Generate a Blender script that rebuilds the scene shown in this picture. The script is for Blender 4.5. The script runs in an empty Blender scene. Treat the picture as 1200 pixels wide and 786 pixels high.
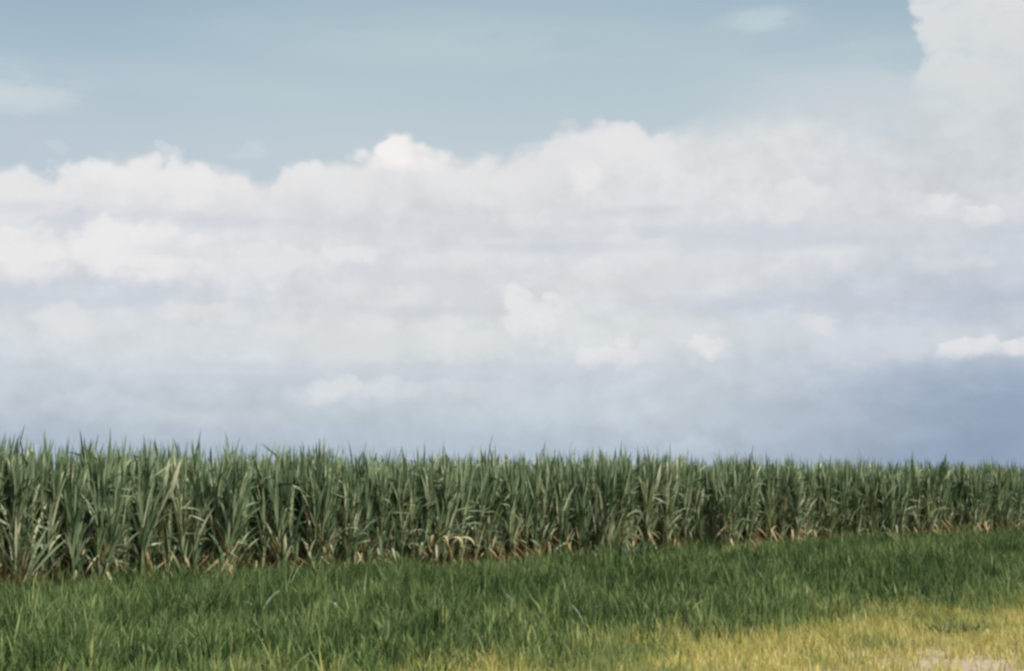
import bpy, math, random
import numpy as np

R = math.radians
rng = np.random.default_rng(11)
random.seed(11)
S = bpy.context.scene
C = S.collection

# ------------------------------------------------------------------ layout
EYE = 1.75                      # camera height above the ground
F = 1667.0                      # focal length in photo pixels (50 mm on 36 mm film)
PITCH = 6.0
D = np.array([0.685, 0.7285])   # direction along the edge of the cane field
N = np.array([-0.7285, 0.685])  # from the camera towards the field
P0 = 22.0                       # the first cane row
DRY = 9.55                       # edge between dry verge and green grass
SUN_EL, SUN_AZ = 46.0, 134.0   # sun behind the camera, to the right (azimuth from +Y, clockwise)


def world_xy(s, p):
    return s * D[0] + p * N[0], s * D[1] + p * N[1]


def lin(c):
    out = []
    for v in c:
        v = v / 255.0
        out.append(v / 12.92 if v <= 0.04045 else ((v + 0.055) / 1.055) ** 2.4)
    return out


def px_dir(px, py):
    """azimuth and elevation (degrees) of something seen in the photo"""
    x, z, y = (px - 600) / F, (393 - py) / F, 1.0
    a = R(PITCH)
    y, z = y * math.cos(a) - z * math.sin(a), y * math.sin(a) + z * math.cos(a)
    return math.degrees(math.atan2(x, y)), math.degrees(math.atan2(z, math.hypot(x, y)))


def px_ground(px, py, h=0.0):
    az, el = px_dir(px, py)
    d = (EYE - h) / math.tan(R(-el))
    return d * math.sin(R(az)), d * math.cos(R(az))


def ground_h(x, y):
    return (0.035 * np.sin(x * 0.9 + 1.3 * np.sin(y * 0.31)) * np.sin(y * 0.7 + 0.8 * np.sin(x * 0.43))
            + 0.03 * np.sin(x * 0.21 + y * 0.17))


def vnoise(x, y, seed=0):
    """value noise on a lattice, 0..1"""
    def h(i, j):
        n = (i.astype(np.int64) * 374761393 + j.astype(np.int64) * 668265263 + seed * 974711) & 0x7fffffff
        n = ((n ^ (n >> 13)) * 1274126177) & 0x7fffffff
        return ((n ^ (n >> 16)) & 0xffff) / 65535.0
    i, j = np.floor(x), np.floor(y)
    u, v = x - i, y - j
    u, v = u * u * (3 - 2 * u), v * v * (3 - 2 * v)
    return (h(i, j) * (1 - u) + h(i + 1, j) * u) * (1 - v) + (h(i, j + 1) * (1 - u) + h(i + 1, j + 1) * u) * v


def fbm(x, y, seed=0):
    return (vnoise(x, y, seed) + 0.5 * vnoise(x * 2.1, y * 2.1, seed + 5) + 0.25 * vnoise(x * 4.3, y * 4.3, seed + 9)) / 1.75


# ------------------------------------------------------------------ scene helpers
def mesh_from(name, V, Q, attrs=None, mat=None, smooth=True):
    """V (n,3) verts, Q (m,4) quads (last index repeated = triangle is not used)"""
    me = bpy.data.meshes.new(name)
    V = np.asarray(V, dtype=np.float32)
    Q = np.asarray(Q, dtype=np.int32)
    me.vertices.add(len(V))
    me.vertices.foreach_set('co', V.ravel())
    me.loops.add(Q.size)
    me.loops.foreach_set('vertex_index', Q.ravel())
    me.polygons.add(len(Q))
    me.polygons.foreach_set('loop_start', np.arange(0, Q.size, 4, dtype=np.int32))
    if smooth:
        me.polygons.foreach_set('use_smooth', np.ones(len(Q), dtype=bool))
    for k, a in (attrs or {}).items():
        at = me.attributes.new(k, 'FLOAT', 'POINT')
        at.data.foreach_set('value', np.asarray(a, dtype=np.float32))
    me.update(calc_edges=True)
    if mat:
        me.materials.append(mat)
    return me


def link(name, data, parent=None, loc=(0, 0, 0)):
    o = bpy.data.objects.new(name, data)
    C.objects.link(o)
    o.location = loc
    if parent:
        o.parent = parent
    return o


def tag(o, label=None, cat=None, group=None, kind=None):
    if label:
        o['label'] = label
    if cat:
        o['category'] = cat
    if group:
        o['group'] = group
    if kind:
        o['kind'] = kind
    return o


# ------------------------------------------------------------------ materials
class Nodes:
    def __init__(self, tree):
        self.t = tree
        tree.nodes.clear()

    def new(self, kind, **kw):
        n = self.t.nodes.new(kind)
        for k, v in kw.items():
            setattr(n, k, v)
        return n

    def put(self, sock, v):
        if hasattr(v, 'is_output'):
            self.t.links.new(v, sock)
        else:
            sock.default_value = v

    def math(self, op, a, b=None, c=None, clamp=False):
        n = self.new('ShaderNodeMath', operation=op, use_clamp=clamp)
        for i, v in enumerate((a, b, c)):
            if v is not None:
                self.put(n.inputs[i], v)
        return n.outputs[0]

    def mix(self, fac, a, b, blend='MIX'):
        n = self.new('ShaderNodeMix', data_type='RGBA', blend_type=blend)
        self.put(n.inputs[0], fac)
        for i, v in ((6, a), (7, b)):
            self.put(n.inputs[i], v if hasattr(v, 'is_output') else (*v[:3], 1.0))
        return n.outputs[2]

    def smooth(self, v, lo, hi, a=0.0, b=1.0):
        n = self.new('ShaderNodeMapRange', interpolation_type='SMOOTHSTEP')
        for i, q in enumerate((v, lo, hi, a, b)):
            self.put(n.inputs[i], q)
        return n.outputs[0]

    def noise(self, vec, scale, detail=4, rough=0.55, dist=0.0):
        n = self.new('ShaderNodeTexNoise')
        self.put(n.inputs['Vector'], vec)
        n.inputs['Scale'].default_value = scale
        n.inputs['Detail'].default_value = detail
        n.inputs['Roughness'].default_value = rough
        n.inputs['Distortion'].default_value = dist
        return n

    def ramp(self, fac, stops, interp='LINEAR'):
        n = self.new('ShaderNodeValToRGB')
        n.color_ramp.interpolation = interp
        el = n.color_ramp.elements
        while len(el) < len(stops):
            el.new(0.5)
        for e, (p, c) in zip(el, stops):
            e.position = p
            e.color = (*c[:3], 1)
        self.put(n.inputs[0], fac)
        return n.outputs[0]


def leaf_material(name, stops, rough=0.5, trans=0.25, spec=0.4, vary=0.12):
    """a leaf: colour by the per-leaf value 'tint', fine streaks along it, light passing through"""
    m = bpy.data.materials.new(name)
    m.use_nodes = True
    n = Nodes(m.node_tree)
    at = n.new('ShaderNodeAttribute', attribute_name='tint')
    info = n.new('ShaderNodeObjectInfo')
    f = n.math('ADD', at.outputs['Fac'], n.math('MULTIPLY', n.math('SUBTRACT', info.outputs['Random'], 0.5), vary))
    col = n.ramp(f, stops)
    tc = n.new('ShaderNodeTexCoord')
    mp = n.new('ShaderNodeMapping')
    n.put(mp.inputs['Vector'], tc.outputs['Object'])
    mp.inputs['Scale'].default_value = (30, 30, 4)
    nz = n.noise(mp.outputs[0], 1.0, 3)
    v = n.math('MULTIPLY_ADD', nz.outputs[0], 0.6, 0.7)
    hsv = n.new('ShaderNodeHueSaturation')
    n.put(hsv.inputs['Color'], col)
    n.put(hsv.inputs['Value'], v)
    b = n.new('ShaderNodeBsdfPrincipled')
    n.put(b.inputs['Base Color'], hsv.outputs[0])
    b.inputs['Roughness'].default_value = rough
    b.inputs['Specular IOR Level'].default_value = spec
    t = n.new('ShaderNodeBsdfTranslucent')
    n.put(t.inputs['Color'], n.mix(1.0, hsv.outputs[0], (1.1, 1.15, 0.55), 'MULTIPLY'))
    mx = n.new('ShaderNodeMixShader')
    mx.inputs[0].default_value = trans
    n.put(mx.inputs[1], b.outputs[0])
    n.put(mx.inputs[2], t.outputs[0])
    out = n.new('ShaderNodeOutputMaterial')
    n.put(out.inputs[0], mx.outputs[0])
    return m


M_CANE = leaf_material('cane_leaf', [
    (0.0, (0.030, 0.056, 0.028)), (0.3, (0.078, 0.126, 0.062)), (0.6, (0.176, 0.238, 0.128)),
    (0.85, (0.345, 0.390, 0.235)), (1.0, (0.53, 0.53, 0.35))], rough=0.45, trans=0.2, spec=0.35)
M_CANE_DRY = leaf_material('cane_dry_leaf', [
    (0.0, (0.15, 0.085, 0.038)), (0.45, (0.30, 0.22, 0.11)), (1.0, (0.50, 0.43, 0.26))], rough=0.7, trans=0.2, spec=0.2)
M_GRASS = leaf_material('verge_grass', [
    (0.0, (0.014, 0.032, 0.011)), (0.25, (0.044, 0.084, 0.025)), (0.5, (0.106, 0.162, 0.051)),
    (0.72, (0.235, 0.280, 0.112)), (0.88, (0.43, 0.375, 0.09)), (1.0, (0.68, 0.56, 0.26))],
    rough=0.55, trans=0.16, spec=0.2, vary=0.0)
M_WEED = leaf_material('weed_leaf', [
    (0.0, (0.022, 0.055, 0.016)), (0.5, (0.06, 0.12, 0.035)), (1.0, (0.36, 0.42, 0.30))], rough=0.45, trans=0.2, spec=0.5, vary=0.0)


def stalk_material():
    m = bpy.data.materials.new('cane_stalk')
    m.use_nodes = True
    n = Nodes(m.node_tree)
    tc = n.new('ShaderNodeTexCoord')
    sep = n.new('ShaderNodeSeparateXYZ')
    n.put(sep.inputs[0], tc.outputs['Object'])
    ring = n.math('FRACT', n.math('MULTIPLY', sep.outputs[2], 7.5))
    node = n.math('LESS_THAN', ring, 0.12)
    nz = n.noise(tc.outputs['Object'], 9.0, 4)
    base = n.ramp(nz.outputs[0], [(0.3, (0.10, 0.12, 0.045)), (0.6, (0.24, 0.19, 0.085)), (0.8, (0.34, 0.22, 0.12))])
    col = n.mix(n.math('MULTIPLY', node, 0.7), base, (0.42, 0.36, 0.24))
    b = n.new('ShaderNodeBsdfPrincipled')
    n.put(b.inputs['Base Color'], col)
    b.inputs['Roughness'].default_value = 0.5
    out = n.new('ShaderNodeOutputMaterial')
    n.put(out.inputs[0], b.outputs[0])
    return m


M_STALK = stalk_material()


def ground_material():
    m = bpy.data.materials.new('verge_soil')
    m.use_nodes = True
    n = Nodes(m.node_tree)
    tc = n.new('ShaderNodeTexCoord')
    sep = n.new('ShaderNodeSeparateXYZ')
    n.put(sep.inputs[0], tc.outputs['Object'])
    p = n.math('ADD', n.math('MULTIPLY', sep.outputs[0], float(N[0])), n.math('MULTIPLY', sep.outputs[1], float(N[1])))
    big = n.noise(tc.outputs['Object'], 0.35, 5)
    fine = n.noise(tc.outputs['Object'], 14.0, 6, 0.65)
    mid = n.noise(tc.outputs['Object'], 2.6, 5, 0.6)
    pw = n.math('ADD', p, n.math('MULTIPLY', n.math('SUBTRACT', big.outputs[0], 0.5), 3.0))
    sand = n.ramp(fine.outputs[0], [(0.25, (0.27, 0.19, 0.12)), (0.5, (0.44, 0.35, 0.25)), (0.75, (0.58, 0.49, 0.38))])
    straw = n.ramp(mid.outputs[0], [(0.3, (0.20, 0.15, 0.055)), (0.55, (0.34, 0.26, 0.10)), (0.75, (0.44, 0.36, 0.17))])
    soil = n.ramp(mid.outputs[0], [(0.3, (0.030, 0.030, 0.014)), (0.6, (0.055, 0.048, 0.022)), (0.8, (0.085, 0.07, 0.03))])
    red = n.ramp(mid.outputs[0], [(0.3, (0.15, 0.065, 0.028)), (0.55, (0.26, 0.115, 0.045)), (0.8, (0.36, 0.20, 0.09))])
    c = n.mix(n.smooth(pw, 7.6, 9.0), sand, straw)
    c = n.mix(n.smooth(pw, 8.8, 10.4), c, soil)
    c = n.mix(n.smooth(p, P0 - 1.3, P0 - 0.5), c, red)
    b = n.new('ShaderNodeBsdfPrincipled')
    n.put(b.inputs['Base Color'], c)
    b.inputs['Roughness'].default_value = 0.95
    b.inputs['Specular IOR Level'].default_value = 0.1
    bump = n.new('ShaderNodeBump')
    bump.inputs['Strength'].default_value = 0.6
    bump.inputs['Distance'].default_value = 0.03
    n.put(bump.inputs['Height'], n.math('ADD', fine.outputs[0], mid.outputs[0]))
    n.put(b.inputs['Normal'], bump.outputs[0])
    out = n.new('ShaderNodeOutputMaterial')
    n.put(out.inputs[0], b.outputs[0])
    return m


# ------------------------------------------------------------------ ground
def build_ground():
    # fine in the middle, coarse out to the horizon, one sheet
    a = np.concatenate([[-4000, -1500, -600, -250, -120, -70], np.arange(-45, 75.1, 0.5), [100, 150, 280, 600, 1500, 4000]])
    b = np.concatenate([[-4000, -1500, -600, -200, -80, -30], np.arange(-12, 75.1, 0.5), [100, 150, 280, 600, 1500, 4000]])
    X, Y = np.meshgrid(a, b)
    Z = ground_h(X, Y) * (np.hypot(X, Y) < 130)
    V = np.stack([X.ravel(), Y.ravel(), Z.ravel()], 1)
    na, nb = len(a), len(b)
    i, j = np.meshgrid(np.arange(na - 1), np.arange(nb - 1))
    k = (j * na + i).ravel()
    Q = np.stack([k, k + 1, k + na + 1, k + na], 1)
    tag(link('ground', mesh_from('ground', V, Q, mat=ground_material())), kind='structure')


# ------------------------------------------------------------------ leaves
def leaf(base, phi, th0, bend, length, width, seg=7, twist=0.0, fold=0.25, sway=0.0, kink=None):
    """a strap leaf: 3 verts across, arching outwards; th = angle from vertical"""
    V = []
    p = np.array(base, float)
    t_prev = 0.0
    for i in range(seg + 1):
        t = i / seg
        th = th0 + bend * t ** 1.8
        if kink and t > kink[0]:
            th += kink[1]
        ph = phi + sway * t * t
        dirv = np.array([math.sin(th) * math.cos(ph), math.sin(th) * math.sin(ph), math.cos(th)])
        if i:
            p = p + dirv * length / seg
        w = width * 0.5 * min(1.0, 0.45 + t * 2.6) * (1 - t ** 2.6) + 0.0015
        side = np.array([-math.sin(ph), math.cos(ph), 0.0])
        nrm = np.cross(dirv, side)
        tw = twist * (0.3 + t)
        sd = side * math.cos(tw) + nrm * math.sin(tw)
        nn = np.cross(dirv, sd)
        V += [p - sd * w - nn * w * fold, p, p + sd * w - nn * w * fold]
    Q = []
    for i in range(seg):
        a = 3 * i
        Q += [(a, a + 1, a + 4, a + 3), (a + 1, a + 2, a + 5, a + 4)]
    return V, Q


class Leaves:
    def __init__(self):
        self.V, self.Q, self.T = [], [], []

    def add(self, tint, *a, **k):
        v, q = leaf(*a, **k)
        o = len(self.V)
        self.V += v
        self.Q += [tuple(i + o for i in f) for f in q]
        # the midrib is paler than the blade
        self.T += [tint + (0.08 if i % 3 == 1 else 0.0) for i in range(len(v))]

    def arrays(self):
        return np.array(self.V), np.array(self.Q, dtype=np.int64), np.array(self.T)


def tube(p0, p1, r0, r1, seg=7, sides=7):
    V, Q = [], []
    p0, p1 = np.array(p0), np.array(p1)
    for i in range(seg + 1):
        t = i / seg
        c = p0 + (p1 - p0) * t
        r = r0 + (r1 - r0) * t
        r *= 1.12 if i % 2 else 1.0          # swollen joints
        for k in range(sides):
            a = 2 * math.pi * k / sides
            V.append(c + np.array([r * math.cos(a), r * math.sin(a), 0]))
    for i in range(seg):
        for k in range(sides):
            a, b = i * sides + k, i * sides + (k + 1) % sides
            Q.append((a, b, b + sides, a + sides))
    return np.array(V), np.array(Q)


def cane_variant(rnd, height, tall=False, light=False):
    """stalks, green leaves and dry leaves of one cane plant"""
    green, dry, stalks = Leaves(), Leaves(), []
    ns = 2 if light else rnd.choice((2, 3, 3))
    for k in range(ns):
        a = rnd.uniform(0, 6.28)
        bx, by = 0.16 * math.cos(a + k * 2.1), 0.16 * math.sin(a + k * 2.1)
        lean, la = rnd.uniform(0.0, 0.13), rnd.uniform(0, 6.28)
        sh = height * rnd.uniform(0.54, 0.68)
        top = np.array([bx + sh * lean * math.cos(la), by + sh * lean * math.sin(la), sh])
        base = np.array([bx, by, 0.0])
        stalks.append(tube((bx, by, -0.05), top, 0.017, 0.011))
        nl = 5 if light else rnd.randint(27, 33)
        side = rnd.uniform(0, 6.28)
        for i in range(nl):
            f = i / (nl - 1)
            hgt = 0.10 + 0.90 * f ** 1.05
            pt = base + (top - base) * hgt
            phi = side + (i % 2) * math.pi + rnd.gauss(0, 0.9)
            if f > 0.75:       # the upright spindle
                th0, bend, L = rnd.uniform(0.02, 0.2), rnd.uniform(-0.05, 0.3), height * rnd.uniform(0.25, 0.36)
            elif f > 0.3:
                th0, bend, L = rnd.uniform(0.06, 0.34), rnd.uniform(0.0, 0.55), height * rnd.uniform(0.27, 0.39)
                if rnd.random() < 0.07:
                    bend += rnd.uniform(0.7, 1.6)
            else:
                th0, bend, L = rnd.uniform(0.08, 0.42), rnd.uniform(0.0, 0.8), height * rnd.uniform(0.22, 0.34)
                if rnd.random() < 0.10:
                    bend += rnd.uniform(0.6, 1.4)
            kink = (rnd.uniform(0.4, 0.75), rnd.uniform(0.6, 1.9)) if rnd.random() < 0.14 else None
            tint = rnd.betavariate(1.3, 1.45) * 0.88 + 0.05 + 0.2 * (rnd.random() < 0.14)
            green.add(tint, pt, phi, th0, bend, L, rnd.uniform(0.036, 0.066) * height / 2.5 * (1.8 if light else 1),
                      seg=4 if light else 7, twist=rnd.gauss(0, 0.9), fold=rnd.uniform(0.1, 0.45), sway=rnd.gauss(0, 0.35), kink=kink)
        if not light:
            for i in range(rnd.randint(2, 5)):
                pt = base + (top - base) * rnd.uniform(0.06, 0.40)
                if rnd.random() < 0.6:      # broken and hanging straight down
                    t0 = rnd.uniform(0.15, 0.6)
                    dry.add(rnd.random(), pt, rnd.uniform(0, 6.28), t0, rnd.uniform(0.0, 0.3), rnd.uniform(0.35, 0.8), rnd.uniform(0.028, 0.055),
                            seg=7, twist=rnd.gauss(0, 1.0), fold=0.35, sway=rnd.gauss(0, 0.6), kink=(rnd.uniform(0.05, 0.3), rnd.uniform(2.1, 2.75) - t0))
                else:
                    dry.add(rnd.random(), pt, rnd.uniform(0, 6.28), rnd.uniform(0.1, 0.6), rnd.uniform(0.1, 0.9), rnd.uniform(0.35, 0.75),
                            rnd.uniform(0.025, 0.05), seg=6, twist=rnd.gauss(0, 1.0), fold=0.35, sway=rnd.gauss(0, 0.6))
    if tall:
        for q in range(2):
            green.add(rnd.uniform(0.3, 0.6), (0.02 * q, 0, height * 0.62), rnd.uniform(0, 6.28), 0.05, 0.12, height * 0.41, 0.045,
                      seg=7, twist=rnd.gauss(0, 0.5))
    return stalks, green, dry


rc = random.Random(5)
VARIANTS = [cane_variant(rc, rc.uniform(2.56, 2.68)) for _ in range(14)]
TALL = [cane_variant(rc, 2.5, tall=True) for _ in range(3)]
LIGHT = [cane_variant(rc, 2.56, light=True) for _ in range(6)]


def plant_meshes(v):
    st, g, d = v
    gv, gq, gt = g.arrays()
    dv, dq, dt = d.arrays()
    return ([mesh_from('stalk', a, b, mat=M_STALK) for a, b in st],
            mesh_from('foliage', gv, gq, {'tint': gt}, M_CANE),
            mesh_from('dry_leaves', dv, dq, {'tint': dt}, M_CANE_DRY))


PLANT_M = [plant_meshes(v) for v in VARIANTS]
TALL_M = [plant_meshes(v) for v in TALL]
CANE_GROUP = 'sugarcane plants along the front of the field'
CANE_LABEL = 'grey-green sugarcane plant in the front rows at the grass edge, upright strap leaves'


def make_cane(meshes):
    st, fol, dry = meshes
    root = link('sugarcane_plant', None)
    for m in st:
        link('stalk', m, root)
    link('foliage', fol, root)
    link('dry_leaves', dry, root)
    return root


def copy_tree(o):
    c = o.copy()
    C.objects.link(c)
    for ch in o.children:
        k = ch.copy()
        C.objects.link(k)
        k.parent = c
    return c


PROTO = {}


def place_cane(key, meshes, s, p, rz, sc, sz=1.0, label=CANE_LABEL):
    if key not in PROTO:
        PROTO[key] = make_cane(meshes)
        o = PROTO[key]
    else:
        o = copy_tree(PROTO[key])
    x, y = world_xy(s, p)
    o.location = (x, y, float(ground_h(np.float64(x), np.float64(y))))
    o.rotation_euler = (rc.gauss(0, 0.045), rc.gauss(0, 0.045), rz)
    o.scale = (sc, sc, sc * sz)
    tag(o, label, 'sugarcane', CANE_GROUP)
    return o


def px_on_row(px, p):
    """s along the row at perpendicular distance p that shows at photo column px"""
    k = math.tan(R(px_dir(px, 568)[0]))            # x / y
    # (s D0 + p N0) = k (s D1 + p N1)
    return p * (k * N[1] - N[0]) / (D[0] - k * D[1])


def edge_wobble(s):
    return 0.22 * math.sin(s * 0.9) + 0.16 * math.sin(s * 2.3 + 1.0)


# plants one can point at: (photo column, setback, what is special, label)
SPECIAL = [
    (10, 0.0, 'tall', 'tall sugarcane at the far left end, dark leaf tips standing highest against the sky'),
    (122, 0.1, 'tall', 'sugarcane with two thin tips above the canopy, left of the long leaning leaf'),
    (282, 0.2, 'tall', 'sugarcane with dark spiky tips above the canopy, right of the long pale leaning leaf'),
    (180, -0.25, 'lean', 'sugarcane with one long pale leaf leaning right across its neighbours, at the left'),
    (258, -0.45, 'deadv', 'sugarcane with two straw-coloured dead leaves making a slanted V at its foot'),
    (30, -0.3, 'fan', 'sugarcane with a wide fan of leaves low down at the left end'),
    (347, -0.45, 'pale', 'sugarcane with a whitish green leaf low at the grass edge, right of the straw-coloured V'),
    (200, 0.0, 'paletop', 'sugarcane with two pale upright leaves near its top, under the sky edge'),
    (508, -0.35, 'dead1', 'sugarcane with broad buff dead leaves hanging at its foot, left of the middle'),
    (765, 0.0, 'paletop2', 'sugarcane with one short bright pale leaf near its top, right of the middle'),
    (845, -0.2, 'lean2', 'sugarcane with a long pale leaf leaning right in the right half of the row'),
    (540, -0.35, 'arch', 'sugarcane with arching leaves bent over towards the grass, near the middle'),
]


def special_plant(i, kind):
    st, g, d = VARIANTS[i % len(VARIANTS)] if kind != 'tall' else TALL[i % 3]
    G, Dd = Leaves(), Leaves()
    G.V, G.Q, G.T = list(g.V), list(g.Q), list(g.T)
    Dd.V, Dd.Q, Dd.T = list(d.V), list(d.Q), list(d.T)
    out = math.atan2(-N[1], -N[0])                  # towards the camera side
    right = math.atan2(0.25, 1.0)                   # picture-right
    if kind in ('lean', 'lean2'):
        G.add(0.95, (0.15 * -N[0] - 0.1, 0.2 * -N[1], 0.75), right - 0.5, 0.42, 0.05, 1.15 if kind == 'lean' else 0.9, 0.085, twist=1.2, fold=0.1)
    elif kind == 'deadv':
        Dd.add(0.85, (-0.3, -0.1, 0.10), right, 0.72, 0.05, 1.0, 0.06, twist=1.2, fold=0.1)
        Dd.add(0.8, (0.0, -0.15, 0.05), right, 0.38, 0.15, 0.85, 0.06, twist=1.2, fold=0.1)
    elif kind == 'fan':
        for q in range(7):
            a = (q - 3) / 3
            G.add(0.45 + 0.3 * rc.random(), (0.05 * a, -0.1, 0.2), right if a > 0 else right + math.pi, 0.08 + abs(a) * 0.55, 0.25, 0.95, 0.06, twist=1.1)
    elif kind == 'pale':
        G.add(1.0, (0.0, -0.2, 0.25), right, 0.06, 0.1, 0.6, 0.10, twist=1.4, fold=0.1)
    elif kind in ('paletop', 'paletop2'):
        for q in range(2 if kind == 'paletop' else 1):
            G.add(0.97, (0.12 * q, -0.15, 1.55), right, 0.12 + 0.12 * q, 0.1, 0.75, 0.09, twist=1.4, fold=0.1)
    elif kind == 'dead1':
        for q in range(4):
            Dd.add(0.9, (0.12 * q - 0.2, -0.2, 0.55), out + 0.4 * (q - 2), 0.5, 2.2, 0.75, 0.085, twist=0.5)
    elif kind == 'arch':
        for q in range(6):
            G.add(0.55 + 0.25 * rc.random(), (0, -0.1, 0.6), out + (q - 2.5) * 0.5, 0.3, 1.8, 0.85, 0.06, twist=0.3)
    return plant_meshes((st, G, Dd))


def build_cane():
    taken = []
    for i, (px, back, kind, label) in enumerate(SPECIAL):
        p = P0 + back
        s = px_on_row(px, p)
        p += edge_wobble(s)
        o = place_cane('special%d' % i, special_plant(i, kind), s, p, 0.0, 1.0, label=label)
        taken.append((s, p))
    n = 0
    LIM = 300 - len(SPECIAL)
    spots = []
    for row, (p, ds) in enumerate(((P0, 0.253), (P0 + 0.36, 0.298))):
        s = px_on_row(-15, p) + 0.1 * row
        end = px_on_row(1215, p)
        while s < end:
            spots.append((s, p + edge_wobble(s) + rc.gauss(0, 0.09), row))
            s += ds * rc.uniform(0.75, 1.25)
    rest = []
    for s, p, row in spots:
        if row == 0 and any(abs(s - a) < 0.13 and abs(p - b) < 0.3 for a, b in taken):
            continue
        if n >= LIM:
            rest.append((s, p))
            continue
        n += 1
        k = rc.randrange(len(PLANT_M))
        place_cane('v%d' % k, PLANT_M[k], s, p, rc.uniform(0, 6.28), rc.uniform(0.91, 1.05), rc.uniform(0.95, 1.04))
    # the rest of the field: one mass
    VV, QQ, TT, MM = [], [], [], []
    off = 0

    def add_mass(v, s, p, sc, dry_too=True):
        nonlocal off
        x, y = world_xy(s, p)
        z = float(ground_h(np.float64(x), np.float64(y)))
        a = rc.uniform(0, 6.28)
        ca, sa = math.cos(a), math.sin(a)
        jit = rc.uniform(-0.05, 0.05)
        for idx, (vv, qq, tt) in enumerate(v):
            if idx and not dry_too:
                continue
            W = np.empty_like(vv)
            W[:, 0] = (vv[:, 0] * ca - vv[:, 1] * sa) * sc + x
            W[:, 1] = (vv[:, 0] * sa + vv[:, 1] * ca) * sc + y
            W[:, 2] = vv[:, 2] * sc + z
            VV.append(W)
            QQ.append(qq + off)
            TT.append(tt + jit)
            MM.append(np.full(len(qq), idx))
            off += len(vv)

    full = [(v[1].arrays(), v[2].arrays()) for v in VARIANTS]
    lite = [(v[1].arrays(),) for v in LIGHT]
    tall = [(v[1].arrays(), v[2].arrays()) for v in TALL]
    s0, s1 = -6.0, 82.0
    for s, p in rest:
        add_mass(rc.choice(full), s, p, rc.uniform(0.92, 1.06))
    sL, sR = px_on_row(-15, P0), px_on_row(1215, P0)
    for p, ds in ((P0, 0.3), (P0 + 0.38, 0.36)):
        for a, b in ((s0, sL), (sR + 1.0, s1)):
            s = a
            while s < b:
                add_mass(rc.choice(full), s, p + edge_wobble(s) + rc.gauss(0, 0.09), rc.uniform(0.92, 1.06))
                s += ds * rc.uniform(0.75, 1.25)
    for r in range(4):
        s = s0
        while s < s1:
            v = rc.choice(full) if rc.random() > 0.05 else rc.choice(tall)
            add_mass(v, s, P0 + 0.8 + 0.5 * r + edge_wobble(s) + rc.gauss(0, 0.12), rc.uniform(0.92, 1.08), dry_too=r < 2)
            s += 0.36 * rc.uniform(0.75, 1.25)
    p = P0 + 3.0
    while p < P0 + 40:
        s = s0
        while s < s1:
            add_mass(rc.choice(lite), s, p + rc.gauss(0, 0.3), rc.uniform(0.92, 1.08))
            s += 0.6 * rc.uniform(0.7, 1.3)
        p += 1.1
    me = mesh_from('sugarcane', np.concatenate(VV), np.concatenate(QQ), {'tint': np.concatenate(TT)}, M_CANE)
    me.materials.append(M_CANE_DRY)
    me.polygons.foreach_set('material_index', np.concatenate(MM).astype(np.int32))
    tag(link('sugarcane', me), 'dense mass of sugarcane filling the field behind its front rows', 'sugarcane', kind='stuff')


# ------------------------------------------------------------------ grass
def blades(x, y, h, w, lean, bend, phi, tint, tip_tint, seg=3):
    """all blades of a stand of grass as one array of strips"""
    n = len(x)
    z0 = ground_h(x, y) - 0.01
    cols_l, cols_r, tl = [], [], []
    px_, py_, pz_ = x.copy(), y.copy(), z0.copy()
    face = rng.uniform(0, 2 * np.pi, n)
    sx, sy = np.cos(face), np.sin(face)
    for i in range(seg + 1):
        t = i / seg
        th = lean + bend * t
        if i:
            px_ = px_ + np.sin(th) * np.cos(phi) * h / seg
            py_ = py_ + np.sin(th) * np.sin(phi) * h / seg
            pz_ = pz_ + np.cos(th) * h / seg
        ww = w * 0.5 * (1 - 0.92 * t ** 1.7)
        cols_l.append(np.stack([px_ - sx * ww, py_ - sy * ww, pz_], 1))
        cols_r.append(np.stack([px_ + sx * ww, py_ + sy * ww, pz_], 1))
        tl.append(tint + (tip_tint - tint) * t)
    V = np.stack([c for pair in zip(cols_l, cols_r) for c in pair], 1)      # n, 2(seg+1), 3
    T = np.stack([c for c in tl for _ in (0, 1)], 1)
    k = np.arange(n)[:, None] * (2 * (seg + 1))
    Q = np.concatenate([np.stack([k[:, 0] + 2 * i, k[:, 0] + 2 * i + 1, k[:, 0] + 2 * i + 3, k[:, 0] + 2 * i + 2], 1) for i in range(seg)])
    return V.reshape(-1, 3), Q, T.ravel()


def scatter(p0, p1, dens_near, dens_far, far=60.0):
    """random ground points in the band p0..p1 that the photo (and a step beside it) could see"""
    smin, smax = -12.0, 78.0
    n = int((p1 - p0) * (smax - smin) * dens_near)
    s = rng.uniform(smin, smax, n)
    p = rng.uniform(p0, p1, n)
    x, y = s * D[0] + p * N[0], s * D[1] + p * N[1]
    ok = (y > 9.5) & (np.abs(x) < 0.36 * y + 4.5)
    x, y, s, p = x[ok], y[ok], s[ok], p[ok]
    d = np.hypot(x, y)
    keep = rng.random(len(x)) < np.clip((dens_far + (dens_near - dens_far) * np.clip((22 - d) / 9 + 0.55, 0, 1)) / dens_near, 0, 1)
    return x[keep], y[keep], s[keep], p[keep]


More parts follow.
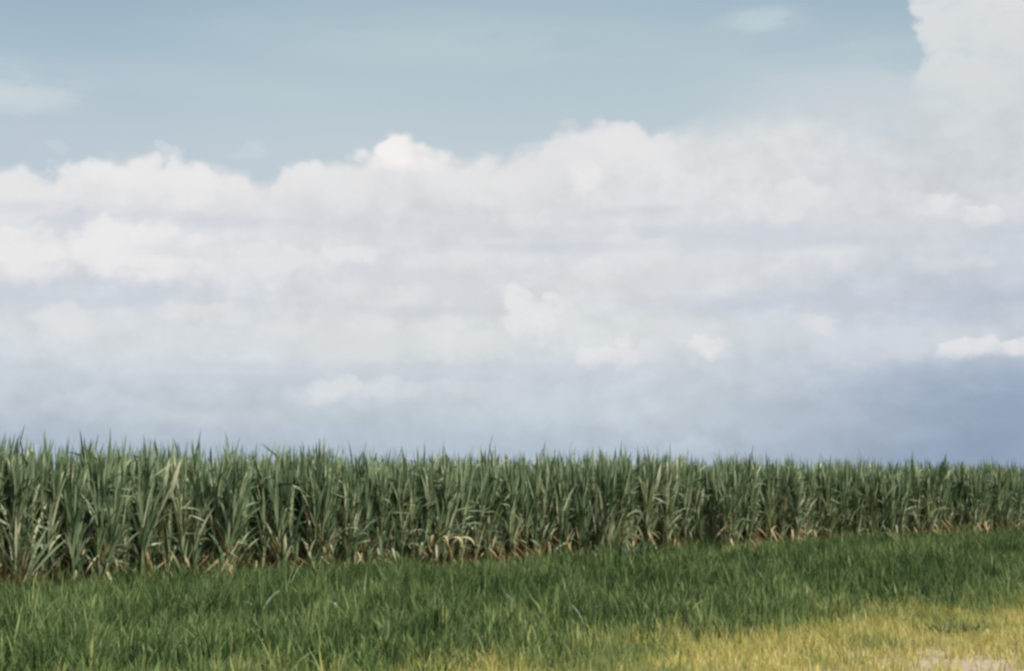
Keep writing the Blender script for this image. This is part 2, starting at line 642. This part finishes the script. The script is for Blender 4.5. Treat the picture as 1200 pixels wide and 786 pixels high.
def build_grass():
    # green verge: tufts of blades leaning out from their middle, on a thinner even cover
    tx, ty, ts, tp = scatter(DRY - 1.6, P0 + 0.9, 15, 8)
    cnt = rng.integers(12, 30, len(tx))
    ti = np.repeat(np.arange(len(tx)), cnt)
    rr = np.abs(rng.normal(0, 0.09, len(ti)))
    aa = rng.uniform(0, 6.28, len(ti))
    x1, y1 = tx[ti] + rr * np.cos(aa), ty[ti] + rr * np.sin(aa)
    tt_h, tt_t = rng.uniform(0.65, 1.5, len(tx))[ti], rng.normal(0, 0.15, len(tx))[ti]
    x2, y2, _, _ = scatter(DRY - 1.6, P0 + 0.9, 110, 70)
    x, y = np.concatenate([x1, x2]), np.concatenate([y1, y2])
    phi = np.concatenate([aa + rng.normal(0, 0.5, len(aa)), rng.uniform(0, 6.28, len(x2))])
    th_ = np.concatenate([tt_h, np.full(len(x2), 0.8)])
    tt_ = np.concatenate([tt_t, np.zeros(len(x2))])
    lean = np.concatenate([0.05 + rr * 1.7, np.abs(rng.normal(0, 0.2, len(x2)))])
    s, p = x * D[0] + y * D[1], x * N[0] + y * N[1]
    edge = DRY + (fbm(s * 0.33, p * 0.33, 3) - 0.5) * 1.8
    rag = P0 + 0.35 + (fbm(s * 0.8, p * 0.2, 91) - 0.5) * 2.4      # ragged foot of the cane
    prob = np.clip((p - edge) / 1.4 + 0.5, 0, 1) * np.clip((rag - p) / 0.8, 0.06, 1)
    k = rng.random(len(x)) < prob
    x, y, s, p, edge, phi, th_, tt_, lean, rag = [q[k] for q in (x, y, s, p, edge, phi, th_, tt_, lean, rag)]
    n = len(x)
    patch = fbm(s * 0.42, p * 0.6, 21)                 # clumps: tall dark, short pale
    patch2 = fbm(s * 1.5, p * 1.5, 33)
    dark = np.clip((patch - 0.38) / 0.26, 0, 1)
    near_dry = np.clip(1 - (p - edge) / 3.0, 0, 1)
    near_cane = np.clip(1 - (rag - p) / 2.0, 0, 1)
    h = (0.17 + 0.13 * dark + 0.16 * patch2) * (1 - 0.35 * near_dry) * (1 - 0.02 * near_cane) * rng.uniform(0.55, 1.25, n) * th_
    left = np.clip((9.0 - s) / 5.0, 0, 1) * np.clip((15.0 - p) / 3.0, 0, 1)      # yellower where it is thin, at the near left
    tint = 0.40 - 0.18 * dark + 0.13 * near_dry + 0.06 * left + tt_ + rng.normal(0, 0.10, n) + 0.30 * (patch2 - 0.5)
    pale = rng.random(n) < 0.06
    tint = np.where(pale, tint + 0.25, tint)
    tip = np.minimum(tint + rng.uniform(-0.02, 0.2, n), np.maximum(0.72, tint))
    w = rng.uniform(0.010, 0.027, n) * np.where(pale, 1.35, 1)
    V, Q, T = blades(x, y, h, w, lean, rng.normal(0.35, 0.35, n), phi, np.clip(tint, 0.02, 0.72 + 0.09 * near_dry), np.clip(tip, 0.02, 0.73 + 0.10 * near_dry), seg=4)
    tag(link('grass', mesh_from('grass', V, Q, {'tint': T}, M_GRASS)),
        'tall green grass covering the verge in front of the sugarcane', 'grass', kind='stuff')
    # dry verge
    x, y, s, p = scatter(4.5, DRY + 2.2, 900, 520)
    edge = DRY + (fbm(s * 0.33, p * 0.33, 3) - 0.5) * 1.8
    prob = np.clip((edge - p) / 1.3 + 0.8, 0, 1)
    bare = fbm(s * 1.1, p * 2.2, 47)
    lim = np.clip((7.9 - p) / 1.4, 0, 1)
    prob *= 1 - 0.93 * np.clip((bare - 0.65 + 0.24 * lim) / 0.12, 0, 1) * (lim > 0)
    k = rng.random(len(x)) < prob
    x, y, s, p, edge = x[k], y[k], s[k], p[k], edge[k]
    n = len(x)
    gr = np.clip((fbm(s * 0.7, p * 0.9, 60) - 0.45) / 0.2, 0, 1) * np.clip(0.35 + (p - 7.2) / 2.5, 0, 1)
    h = (0.10 + 0.09 * fbm(s * 1.2, p * 1.2, 71) + 0.07 * np.clip((p - 8) / 2, 0, 1)) * rng.uniform(0.5, 1.4, n)
    tint = 0.895 - 0.22 * gr - 0.08 * np.clip((p - 8.2) / 1.6, 0, 1) + rng.normal(0, 0.08, n)
    gb = rng.random(n) < 0.16 + 0.25 * gr
    tint = np.where(gb, tint - 0.18, tint)
    V, Q, T = blades(x, y, h, rng.uniform(0.006, 0.013, n), np.abs(rng.normal(0, 0.3, n)), rng.normal(0.4, 0.5, n), rng.uniform(0, 6.28, n),
                     np.clip(tint, 0.3, 1), np.clip(tint + rng.uniform(-0.05, 0.12, n), 0.3, 1))
    tag(link('dry_grass', mesh_from('dry_grass', V, Q, {'tint': T}, M_GRASS)),
        'short straw-yellow dry grass on the verge nearest the sandy ground', 'dry grass', kind='stuff')


# ------------------------------------------------------------------ weeds one can point at
def weed(name, px, py, h, n, width, tint, spread, label, cat='weed', group=None):
    x, y = px_ground(px, py)
    z = float(ground_h(np.float64(x), np.float64(y)))
    L = Leaves()
    for i in range(n):
        a = rc.uniform(0, 6.28)
        r = spread * math.sqrt(rc.random())
        L.add(min(1, max(0, tint + rc.gauss(0, 0.1))), (r * math.cos(a), r * math.sin(a) * 0.7, -0.01), a + rc.gauss(0, 0.5),
              rc.uniform(0.05, 0.45), rc.uniform(0.2, 1.3), h * rc.uniform(0.65, 1.15), width * rc.uniform(0.7, 1.2),
              seg=6, twist=rc.gauss(0, 0.9), fold=0.2)
    v, q, t = L.arrays()
    o = link(name, mesh_from(name, v, q, {'tint': t}, M_WEED), loc=(x, y, z))
    tag(o, label, cat, group)


def build_weeds():
    weed('weed', 1112, 742, 0.17, 100, 0.018, 0.14, 0.36, 'low dark green weed patch alone in the yellow dry grass')
    weed('weed', 735, 657, 0.62, 130, 0.034, 0.22, 0.75, 'deep green bushy weed growing up in front of the cane, right of the middle')
    weed('weed', 848, 645, 0.55, 110, 0.032, 0.12, 0.6, 'small dark green weed at the foot of the cane, in its right half')
    weed('weed', 1005, 638, 0.50, 110, 0.032, 0.50, 0.7, 'bright green weed among the straw-coloured cane bases at the right')
    weed('pale_weed', 303, 728, 0.50, 3, 0.055, 0.95, 0.05, 'pale weed with upright whitish leaves in the dark grass at left')
    weed('pale_weed', 605, 722, 0.40, 2, 0.050, 0.95, 0.04, 'pale weed with one whitish leaf in the green grass near the middle')
    weed('pale_weed', 190, 783, 0.28, 4, 0.065, 0.85, 0.06, 'pale broad-leaved weed low at the bottom edge of the grass')
    weed('pale_weed', 405, 722, 0.45, 3, 0.050, 0.85, 0.07, 'pale grey-green weed leaning over, between the two whiter weeds')
    weed('pale_weed', 690, 742, 0.36, 2, 0.030, 1.0, 0.04, 'thin whitish leaf blade in the green grass beside the dry verge')


# ------------------------------------------------------------------ sky
def build_sky():
    w = bpy.data.worlds.new('World')
    S.world = w
    w.use_nodes = True
    n = Nodes(w.node_tree)
    STR = 0.10
    sky = n.new('ShaderNodeTexSky', sky_type='NISHITA', sun_disc=False)
    sky.sun_elevation = R(SUN_EL)
    sky.sun_rotation = R(SUN_AZ)
    sky.air_density, sky.dust_density, sky.ozone_density = 1.0, 1.5, 1.0
    tc = n.new('ShaderNodeTexCoord')
    vec = tc.outputs['Generated']
    sep = n.new('ShaderNodeSeparateXYZ')
    n.put(sep.inputs[0], vec)
    x, y, z = sep.outputs
    DEG = 180 / math.pi
    az = n.math('MULTIPLY', n.math('ARCTAN2', x, y), DEG)
    el = n.math('MULTIPLY', n.math('ARCSINE', z), DEG)
    cv = n.new('ShaderNodeCombineXYZ')
    n.put(cv.inputs[0], az)
    n.put(cv.inputs[1], el)
    pos = cv.outputs[0]

    def warp(scale, detail, amp, sx=1.0, rough=0.55, seed=0.0):
        mp = n.new('ShaderNodeMapping')
        n.put(mp.inputs['Vector'], pos)
        mp.inputs['Scale'].default_value = (sx, 1, 1)
        mp.inputs['Location'].default_value = (seed, seed * 1.7, seed * 0.3)
        t = n.noise(mp.outputs[0], scale, detail, rough)
        sp = n.new('ShaderNodeSeparateColor')
        n.put(sp.inputs[0], t.outputs['Color'])
        dx = n.math('MULTIPLY', n.math('SUBTRACT', sp.outputs[0], 0.5), amp)
        dy = n.math('MULTIPLY', n.math('SUBTRACT', sp.outputs[1], 0.5), amp)
        return dx, dy, t.outputs[0]

    ax, ay, na = warp(0.42, 7, 2.6, rough=0.66)                  # billows
    sx_, sy_, ns = warp(0.16, 6, 3.2, sx=0.38, seed=7.0)        # long soft streaks
    azb, elb = n.math('ADD', az, ax), n.math('ADD', el, ay)
    azs, els = n.math('ADD', az, sx_), n.math('ADD', el, sy_)

    def rgb(c):
        g = sum(c) / 3.0                    # faded slide film: keep the hues pale
        return [v / STR for v in lin([g + (v - g) * 0.86 for v in c])]

    def y2e(py):
        return px_dir(600, py)[1]

    TOP = y2e(-160)

    def column(stops, v):
        st = sorted((max(0.0, y2e(py)) / TOP, rgb(c)) for py, c in stops)
        return n.ramp(n.math('DIVIDE', v, TOP), st, 'LINEAR')

    mixed_el = n.math('ADD', el, n.math('MULTIPLY', sy_, 0.6))
    # clear part: the physical sky, veiled by thin high cloud as in the photo
    left = column([(-160, (120, 158, 186)), (0, (148, 178, 199)), (90, (169, 193, 208)), (190, (189, 204, 215)), (560, (190, 205, 216))], mixed_el)
    cen = column([(-160, (140, 178, 194)), (0, (166, 191, 205)), (90, (180, 201, 211)), (170, (193, 208, 216)), (560, (190, 205, 216))], mixed_el)
    rig = column([(-160, (136, 174, 194)), (0, (159, 185, 203)), (60, (171, 193, 206)), (110, (184, 203, 212)), (560, (190, 205, 216))], mixed_el)
    fl = n.smooth(azs, -19, -6)
    fr = n.smooth(azs, 4, 17)
    veil = n.mix(fr, n.mix(fl, left, cen), rig)
    clear = n.mix(0.92, sky.outputs[0], veil)

    # cloud bank colours, top to bottom, at the left, the middle and the right
    cl = column([(185, (226, 228, 229)), (240, (215, 219, 224)), (295, (222, 225, 228)), (340, (207, 213, 221)), (385, (213, 219, 224)),
                 (425, (207, 215, 222)), (452, (194, 204, 214)), (485, (188, 199, 210)), (525, (169, 186, 204))], mixed_el)
    cc = column([(150, (218, 221, 223)), (210, (219, 221, 224)), (260, (213, 217, 222)), (300, (213, 217, 222)), (350, (212, 216, 220)),
                 (400, (211, 218, 221)), (440, (199, 209, 217)), (490, (189, 201, 211)), (530, (174, 190, 206))], mixed_el)
    cr = column([(0, (208, 216, 218)), (130, (207, 214, 217)), (200, (206, 212, 218)), (250, (212, 216, 221)), (310, (204, 210, 219)),
                 (355, (190, 200, 214)), (400, (198, 207, 217)), (440, (173, 188, 207)), (490, (151, 168, 191)), (530, (143, 161, 186))], mixed_el)
    bank = n.mix(n.smooth(azs, 5, 18.5), n.mix(n.smooth(azs, -14, -3), cl, cc), cr)
    # fine modelling inside the bank
    # cauliflower lobes: rounded cells at two sizes
    def lobes(scale, sx):
        cvec = n.new('ShaderNodeCombineXYZ')
        n.put(cvec.inputs[0], n.math('MULTIPLY', n.math('MULTIPLY_ADD', sx_, 0.5, n.math('MULTIPLY_ADD', ax, 0.25, az)), sx))
        n.put(cvec.inputs[1], n.math('MULTIPLY_ADD', sy_, 0.3, n.math('MULTIPLY_ADD', ay, 0.25, el)))
        v = n.new('ShaderNodeTexVoronoi', feature='SMOOTH_F1', voronoi_dimensions='2D')
        n.put(v.inputs['Vector'], cvec.outputs[0])
        v.inputs['Scale'].default_value = scale
        v.inputs['Smoothness'].default_value = 0.25
        return n.math('SUBTRACT', 0.42, v.outputs['Distance'])
    bil = n.math('MULTIPLY_ADD', lobes(1.9, 0.9), 0.5, lobes(0.85, 0.8))

    tone = n.math('ADD', n.math('MULTIPLY', n.math('SUBTRACT', na, 0.5), 0.12), n.math('MULTIPLY', n.math('SUBTRACT', ns, 0.5), 0.14))
    _, _, nf = warp(0.95, 6, 1.0, sx=0.62, rough=0.62, seed=3.0)      # small billows
    tone = n.math('ADD', tone, n.smooth(nf, 0.34, 0.68, -0.025, 0.035))
    tone = n.math('ADD', tone, n.smooth(na, 0.36, 0.64, -0.02, 0.02))
    tone = n.math('MULTIPLY_ADD', bil, 0.055, tone)
    bank_v = n.math('ADD', 1.0, tone)
    mulv = n.new('ShaderNodeVectorMath', operation='SCALE')
    n.put(mulv.inputs[0], bank)
    n.put(mulv.inputs['Scale'], bank_v)
    bank = mulv.outputs[0]

    # top of the bank: one profile along the horizon
    prof = [(-300, 200), (-100, 180), (0, 192), (35, 197), (62, 214), (74, 194), (110, 186), (200, 190), (280, 198), (302, 212), (318, 214), (338, 194), (400, 187),
            (432, 181), (446, 166), (470, 161), (492, 168), (512, 184), (560, 184), (605, 183), (628, 178), (650, 160), (690, 152), (730, 146),
            (765, 152), (800, 152), (900, 128), (1000, 112), (1080, 100), (1180, 90), (1500, 60)]
    fc = n.new('ShaderNodeFloatCurve')
    A0, A1 = px_dir(-300, 200)[0], px_dir(1500, 200)[0]
    pts = [((px_dir(a, b)[0] - A0) / (A1 - A0), px_dir(a, b)[1] / 25.0) for a, b in prof]
    cur = fc.mapping.curves[0]
    while len(cur.points) < len(pts):
        cur.points.new(0.5, 0.5)
    for q, (a, b) in zip(cur.points, pts):
        q.location = (a, b)
        q.handle_type = 'AUTO'
    fc.mapping.update()
    axs = n.math('ADD', az, n.math('MULTIPLY', ax, 0.35))
    n.put(fc.inputs['Value'], n.math('DIVIDE', n.math('SUBTRACT', axs, A0), A1 - A0, clamp=True))
    edge = n.math('MULTIPLY', fc.outputs[0], 25.0)
    depth = n.math('SUBTRACT', edge, n.math('ADD', el, n.math('MULTIPLY', ay, 0.4)))   # degrees below the top
    depth = n.math('MULTIPLY_ADD', bil, n.smooth(az, 5.0, 9.0, 0.45, 0.1), depth)
    softn = n.smooth(az, 5.0, 9.0, 0.5, 1.7)
    m_bank = n.smooth(n.math('DIVIDE', depth, softn), -0.5, 0.75)
    col = n.mix(m_bank, clear, bank)
    # sunlit rim of the tops
    rim = n.math('MULTIPLY', n.smooth(depth, 0.1, 0.6), n.smooth(depth, 2.4, 0.6))
    rim = n.math('MULTIPLY', rim, n.smooth(az, 9.0, 4.0))
    col = n.mix(n.math('MULTIPLY', rim, 0.55), col, rgb((234, 232, 232)))

    def puff(px, py, rx, rt, rb, colr, alpha, soft=0.5, kind='b', wob=1.0, fade=None):
        nonlocal col
        cx, cy = px_dir(px, py)
        k = 29.1
        wx, wy = (ax, ay) if kind == 'b' else (sx_, sy_)
        dx = n.math('DIVIDE', n.math('SUBTRACT', n.math('MULTIPLY_ADD', wx, wob, az), cx), rx / k)
        dy = n.math('SUBTRACT', n.math('MULTIPLY_ADD', wy, wob, el), cy)
        dyn = n.math('MAXIMUM', n.math('DIVIDE', dy, rt / k), n.math('DIVIDE', dy, -rb / k))
        r = n.math('SQRT', n.math('ADD', n.math('MULTIPLY', dx, dx), n.math('MULTIPLY', dyn, dyn)))
        if kind == 'b':                     # lumpy crisp top, soft base
            r = n.math('MULTIPLY_ADD', bil, -0.75 if not fade else -0.10, r)
            sf = n.smooth(dy, -rb / k * 0.6, rt / k * 0.6, soft * 1.1, soft * 0.55)
            m = n.smooth(r, n.math('MULTIPLY_ADD', sf, 0.5, 1.0), n.math('SUBTRACT', 1.0, sf), 0.0, alpha)
        else:
            m = n.smooth(r, 1.0 + soft * 0.5, 1.0 - soft, 0.0, alpha)
        if kind == 's':                     # drawn out into fibres
            m = n.math('MULTIPLY', m, n.smooth(nfib, 0.36, 0.60, 0.15, 1.1))
        if fade:
            m = n.math('MULTIPLY', m, n.smooth(elb, y2e(fade[1]), y2e(fade[0])))
        if kind == 'b':                     # billows keep their fine modelling
            m = n.math('MULTIPLY', m, n.smooth(nf, 0.28, 0.56, 0.55, 1.0))
        col = n.mix(m, col, rgb(colr))

    _, _, nfib = warp(0.55, 7, 1.0, sx=0.22, rough=0.68, seed=11.0)
    W, W2, G, B = (238, 235, 235), (231, 230, 231), (203, 208, 219), (186, 198, 214)
    # thin high wisps
    puff(10, 112, 95, 30, 26, (201, 213, 218), 0.8, 0.85, 's', 0.9)
    puff(30, 112, 46, 18, 16, (203, 214, 219), 0.5, 0.9)
    puff(900, 28, 60, 22, 28, (190, 208, 215), 0.7, 0.95, 's', 0.9)
    puff(892, 24, 34, 15, 16, (194, 210, 216), 0.4, 0.95)
    puff(960, 64, 190, 26, 30, (184, 204, 213), 0.6, 0.95, 's', 0.9)
    puff(1000, 104, 170, 22, 40, (198, 209, 216), 0.75, 0.95, 's', 0.7)
    puff(540, 46, 330, 30, 40, (182, 204, 211), 0.6, 0.95, 's', 1.0)
    puff(250, 110, 220, 30, 40, (184, 203, 212), 0.5, 0.95, 's', 1.0)
    puff(190, 182, 20, 8, 10, (214, 220, 226), 0.7, 0.9)
    puff(290, 176, 26, 8, 9, (200, 212, 221), 0.6, 0.9)
    puff(60, 180, 22, 7, 9, (198, 210, 220), 0.6, 0.9)
    # the big cumulus at the top right
    puff(1330, 20, 232, 700, 500, (217, 221, 224), 1.0, 0.05, 'b', 0.75, fade=(80, 170))
    puff(1215, 70, 80, 50, 70, (206, 212, 218), 0.7, 0.95)
    puff(1150, 95, 50, 30, 30, (217, 220, 222), 0.6, 0.8)
    puff(1175, 10, 40, 30, 40, (220, 223, 224), 0.6, 0.8)
    puff(1120, 30, 40, 40, 60, (213, 219, 220), 0.55, 0.8)
    # bright heads
    puff(466, 188, 62, 17, 14, (238, 234, 234), 0.8, 0.5, 'b', 0.3)
    puff(464, 180, 34, 20, 14, (246, 241, 240), 0.9, 0.45, 'b', 0.3)
    puff(190, 215, 110, 22, 34, W, 0.65, 0.7)
    puff(20, 215, 45, 20, 26, W2, 0.6, 0.7)
    puff(360, 205, 34, 14, 20, W2, 0.6, 0.7)
    puff(725, 160, 60, 18, 24, (230, 229, 231), 0.75, 0.7)
    puff(690, 212, 22, 18, 28, W, 0.7, 0.8)
    puff(640, 185, 60, 18, 34, (222, 222, 225), 0.5, 0.8)
    # grey hollow then the second tier at the left
    puff(110, 246, 190, 10, 14, (205, 210, 221), 0.6, 0.9, 's', 0.2)
    puff(75, 258, 36, 10, 14, (203, 210, 222), 0.7, 0.8)
    puff(320, 240, 130, 12, 18, (214, 216, 222), 0.6, 0.9, 's', 0.4)
    puff(30, 295, 60, 30, 34, W, 0.75, 0.55)
    puff(150, 292, 78, 34, 36, W, 0.8, 0.5)
    puff(285, 300, 90, 24, 34, W2, 0.6, 0.7)
    puff(195, 296, 46, 8, 9, (208, 212, 220), 0.75, 0.9, 's', 0.25)
    puff(90, 338, 150, 12, 26, (199, 206, 219), 0.85, 0.8, 's', 0.3)
    puff(420, 300, 50, 14, 12, W2, 0.75, 0.7)
    puff(500, 330, 120, 22, 26, (207, 212, 219), 0.55, 0.9)
    # right half
    puff(920, 232, 60, 16, 22, (226, 227, 229), 0.75, 0.7)
    puff(1105, 230, 30, 14, 14, (229, 229, 230), 0.8, 0.7)
    puff(1148, 245, 34, 10, 14, (228, 228, 230), 0.8, 0.7)
    puff(860, 272, 190, 12, 18, (203, 208, 219), 0.7, 0.9, 's', 0.3)
    puff(1185, 262, 60, 22, 30, (192, 202, 217), 0.7, 0.9, 's', 0.3)
    puff(1030, 150, 60, 12, 14, (198, 211, 220), 0.6, 0.9, 's', 0.3)
    puff(520, 268, 150, 8, 12, (207, 212, 220), 0.6, 0.9, 's', 0.25)
    puff(830, 320, 170, 26, 18, (216, 219, 223), 0.55, 0.9, 's', 0.4)
    puff(1120, 312, 60, 10, 10, (214, 216, 222), 0.5, 0.9)
    puff(900, 352, 190, 10, 16, (194, 202, 217), 0.8, 0.9, 's', 0.25)
    puff(1180, 350, 110, 16, 22, (178, 190, 211), 0.7, 0.9, 's', 0.3)
    # third tier: cumulus in the middle
    puff(180, 395, 180, 26, 24, (216, 220, 225), 0.6, 0.8, 's', 0.4)
    puff(420, 400, 110, 34, 30, (216, 220, 223), 0.65, 0.6)
    puff(615, 368, 38, 34, 32, (231, 231, 231), 0.85, 0.5)
    puff(668, 378, 26, 30, 26, (222, 225, 227), 0.7, 0.6)
    puff(560, 412, 50, 20, 22, (221, 223, 226), 0.65, 0.6)
    puff(715, 412, 40, 18, 14, W2, 0.75, 0.6)
    puff(780, 400, 40, 26, 22, (214, 218, 224), 0.6, 0.7)
    puff(828, 412, 24, 12, 12, W2, 0.8, 0.7)
    puff(962, 380, 18, 8, 8, (220, 222, 226), 0.7, 0.8)
    puff(1050, 398, 90, 16, 24, (210, 214, 222), 0.65, 0.8)
    puff(1150, 409, 46, 12, 12, (228, 228, 230), 0.85, 0.6, 'b', 0.5)
    puff(1215, 408, 30, 14, 11, (228, 228, 230), 0.8, 0.6, 'b', 0.5)
    for px, py, rx, rt, rb in ((470, 345, 34, 16, 18), (405, 340, 26, 18, 16), (560, 300, 60, 16, 16), (750, 285, 46, 18, 18),
                               (440, 378, 30, 18, 16), (335, 380, 34, 22, 16), (520, 388, 28, 20, 16), (960, 300, 60, 14, 14),
                               (690, 318, 40, 16, 16), (610, 262, 46, 14, 14), (540, 215, 60, 22, 20), (420, 225, 50, 22, 22),
                               (815, 222, 46, 18, 18), (240, 360, 60, 14, 16), (80, 375, 60, 20, 18)):
        puff(px, py, rx, rt, rb, (228, 229, 230), 0.5, 0.85, 'b', 0.7)
    for px, py, rx in ((480, 360, 110), (640, 288, 130), (300, 425, 160), (560, 432, 170), (760, 245, 110), (1010, 280, 120), (260, 262, 120)):
        puff(px, py, rx, 8, 11, (201, 207, 217), 0.6, 0.95, 's', 0.3)
    # low scraps and the blue-grey gloom near the horizon
    puff(300, 441, 200, 7, 9, (192, 204, 217), 0.6, 0.9, 's', 0.25)
    puff(415, 458, 66, 20, 14, (219, 223, 226), 0.8, 0.85, 'b', 0.8)
    puff(560, 460, 90, 16, 14, (208, 215, 221), 0.6, 0.8)
    puff(215, 484, 48, 11, 11, (202, 210, 218), 0.6, 0.95, 's', 0.6)
    puff(125, 474, 56, 10, 9, (200, 209, 219), 0.6, 0.8)
    puff(640, 480, 110, 24, 24, (201, 211, 220), 0.55, 0.9)
    puff(1170, 470, 150, 46, 60, (140, 161, 189), 0.65, 0.95, 's', 0.5)
    puff(1070, 494, 42, 10, 12, (172, 187, 205), 0.6, 0.95, 's', 0.6)
    puff(930, 485, 80, 14, 20, (176, 191, 210), 0.5, 0.9)
    puff(800, 520, 40, 8, 8, (196, 206, 219), 0.5, 0.9)

    # away from this stretch of sky the same weather goes on: broken cloud over blue
    gen = n.noise(vec, 2.6, 8, 0.6, 0.3)
    gm = n.smooth(gen.outputs[0], 0.45, 0.58)
    other = n.mix(gm, n.mix(0.5, sky.outputs[0], rgb((150, 186, 205))), rgb((214, 217, 221)))
    side = n.smooth(n.math('ABSOLUTE', az), 26, 36)
    high = n.smooth(el, 22, 34)
    col = n.mix(n.math('MAXIMUM', side, high), col, other)
    bg = n.new('ShaderNodeBackground')
    n.put(bg.inputs[0], col)
    bg.inputs[1].default_value = STR
    out = n.new('ShaderNodeOutputWorld')
    n.put(out.inputs[0], bg.outputs[0])
    w.cycles.sampling_method = 'MANUAL'
    w.cycles.sample_map_resolution = 512


# ------------------------------------------------------------------ light, camera, build
def build_light_camera():
    s = bpy.data.lights.new('sun', 'SUN')
    s.energy = 4.9
    s.angle = R(0.5)
    s.color = (1.0, 0.95, 0.86)
    o = link('sun', s, loc=(-20, -20, 40))
    o.rotation_euler = (R(90 - SUN_EL), 0, R(180 - SUN_AZ) + 0)
    from mathutils import Vector
    a = R(SUN_AZ)
    to_sun = Vector((math.sin(a) * math.cos(R(SUN_EL)), math.cos(a) * math.cos(R(SUN_EL)), math.sin(R(SUN_EL))))
    o.rotation_euler = to_sun.to_track_quat('Z', 'Y').to_euler()
    c = bpy.data.cameras.new('camera')
    c.lens = 50.0
    c.sensor_width = 36.0
    c.clip_end = 20000
    o = link('camera', c, loc=(0, 0, EYE))
    o.rotation_euler = (R(90 + PITCH), 0, 0)
    S.camera = o
    S.view_settings.view_transform = 'Standard'
    S.view_settings.look = 'None'
    S.view_settings.gamma = 1
    S.view_settings.exposure = 0
    S.view_settings.use_curve_mapping = False
    S.cycles.filter_width = 2.8        # soft 1950s lens
    S.cycles.max_bounces = 6


build_ground()
build_cane()
build_grass()
build_weeds()
build_sky()
build_light_camera()
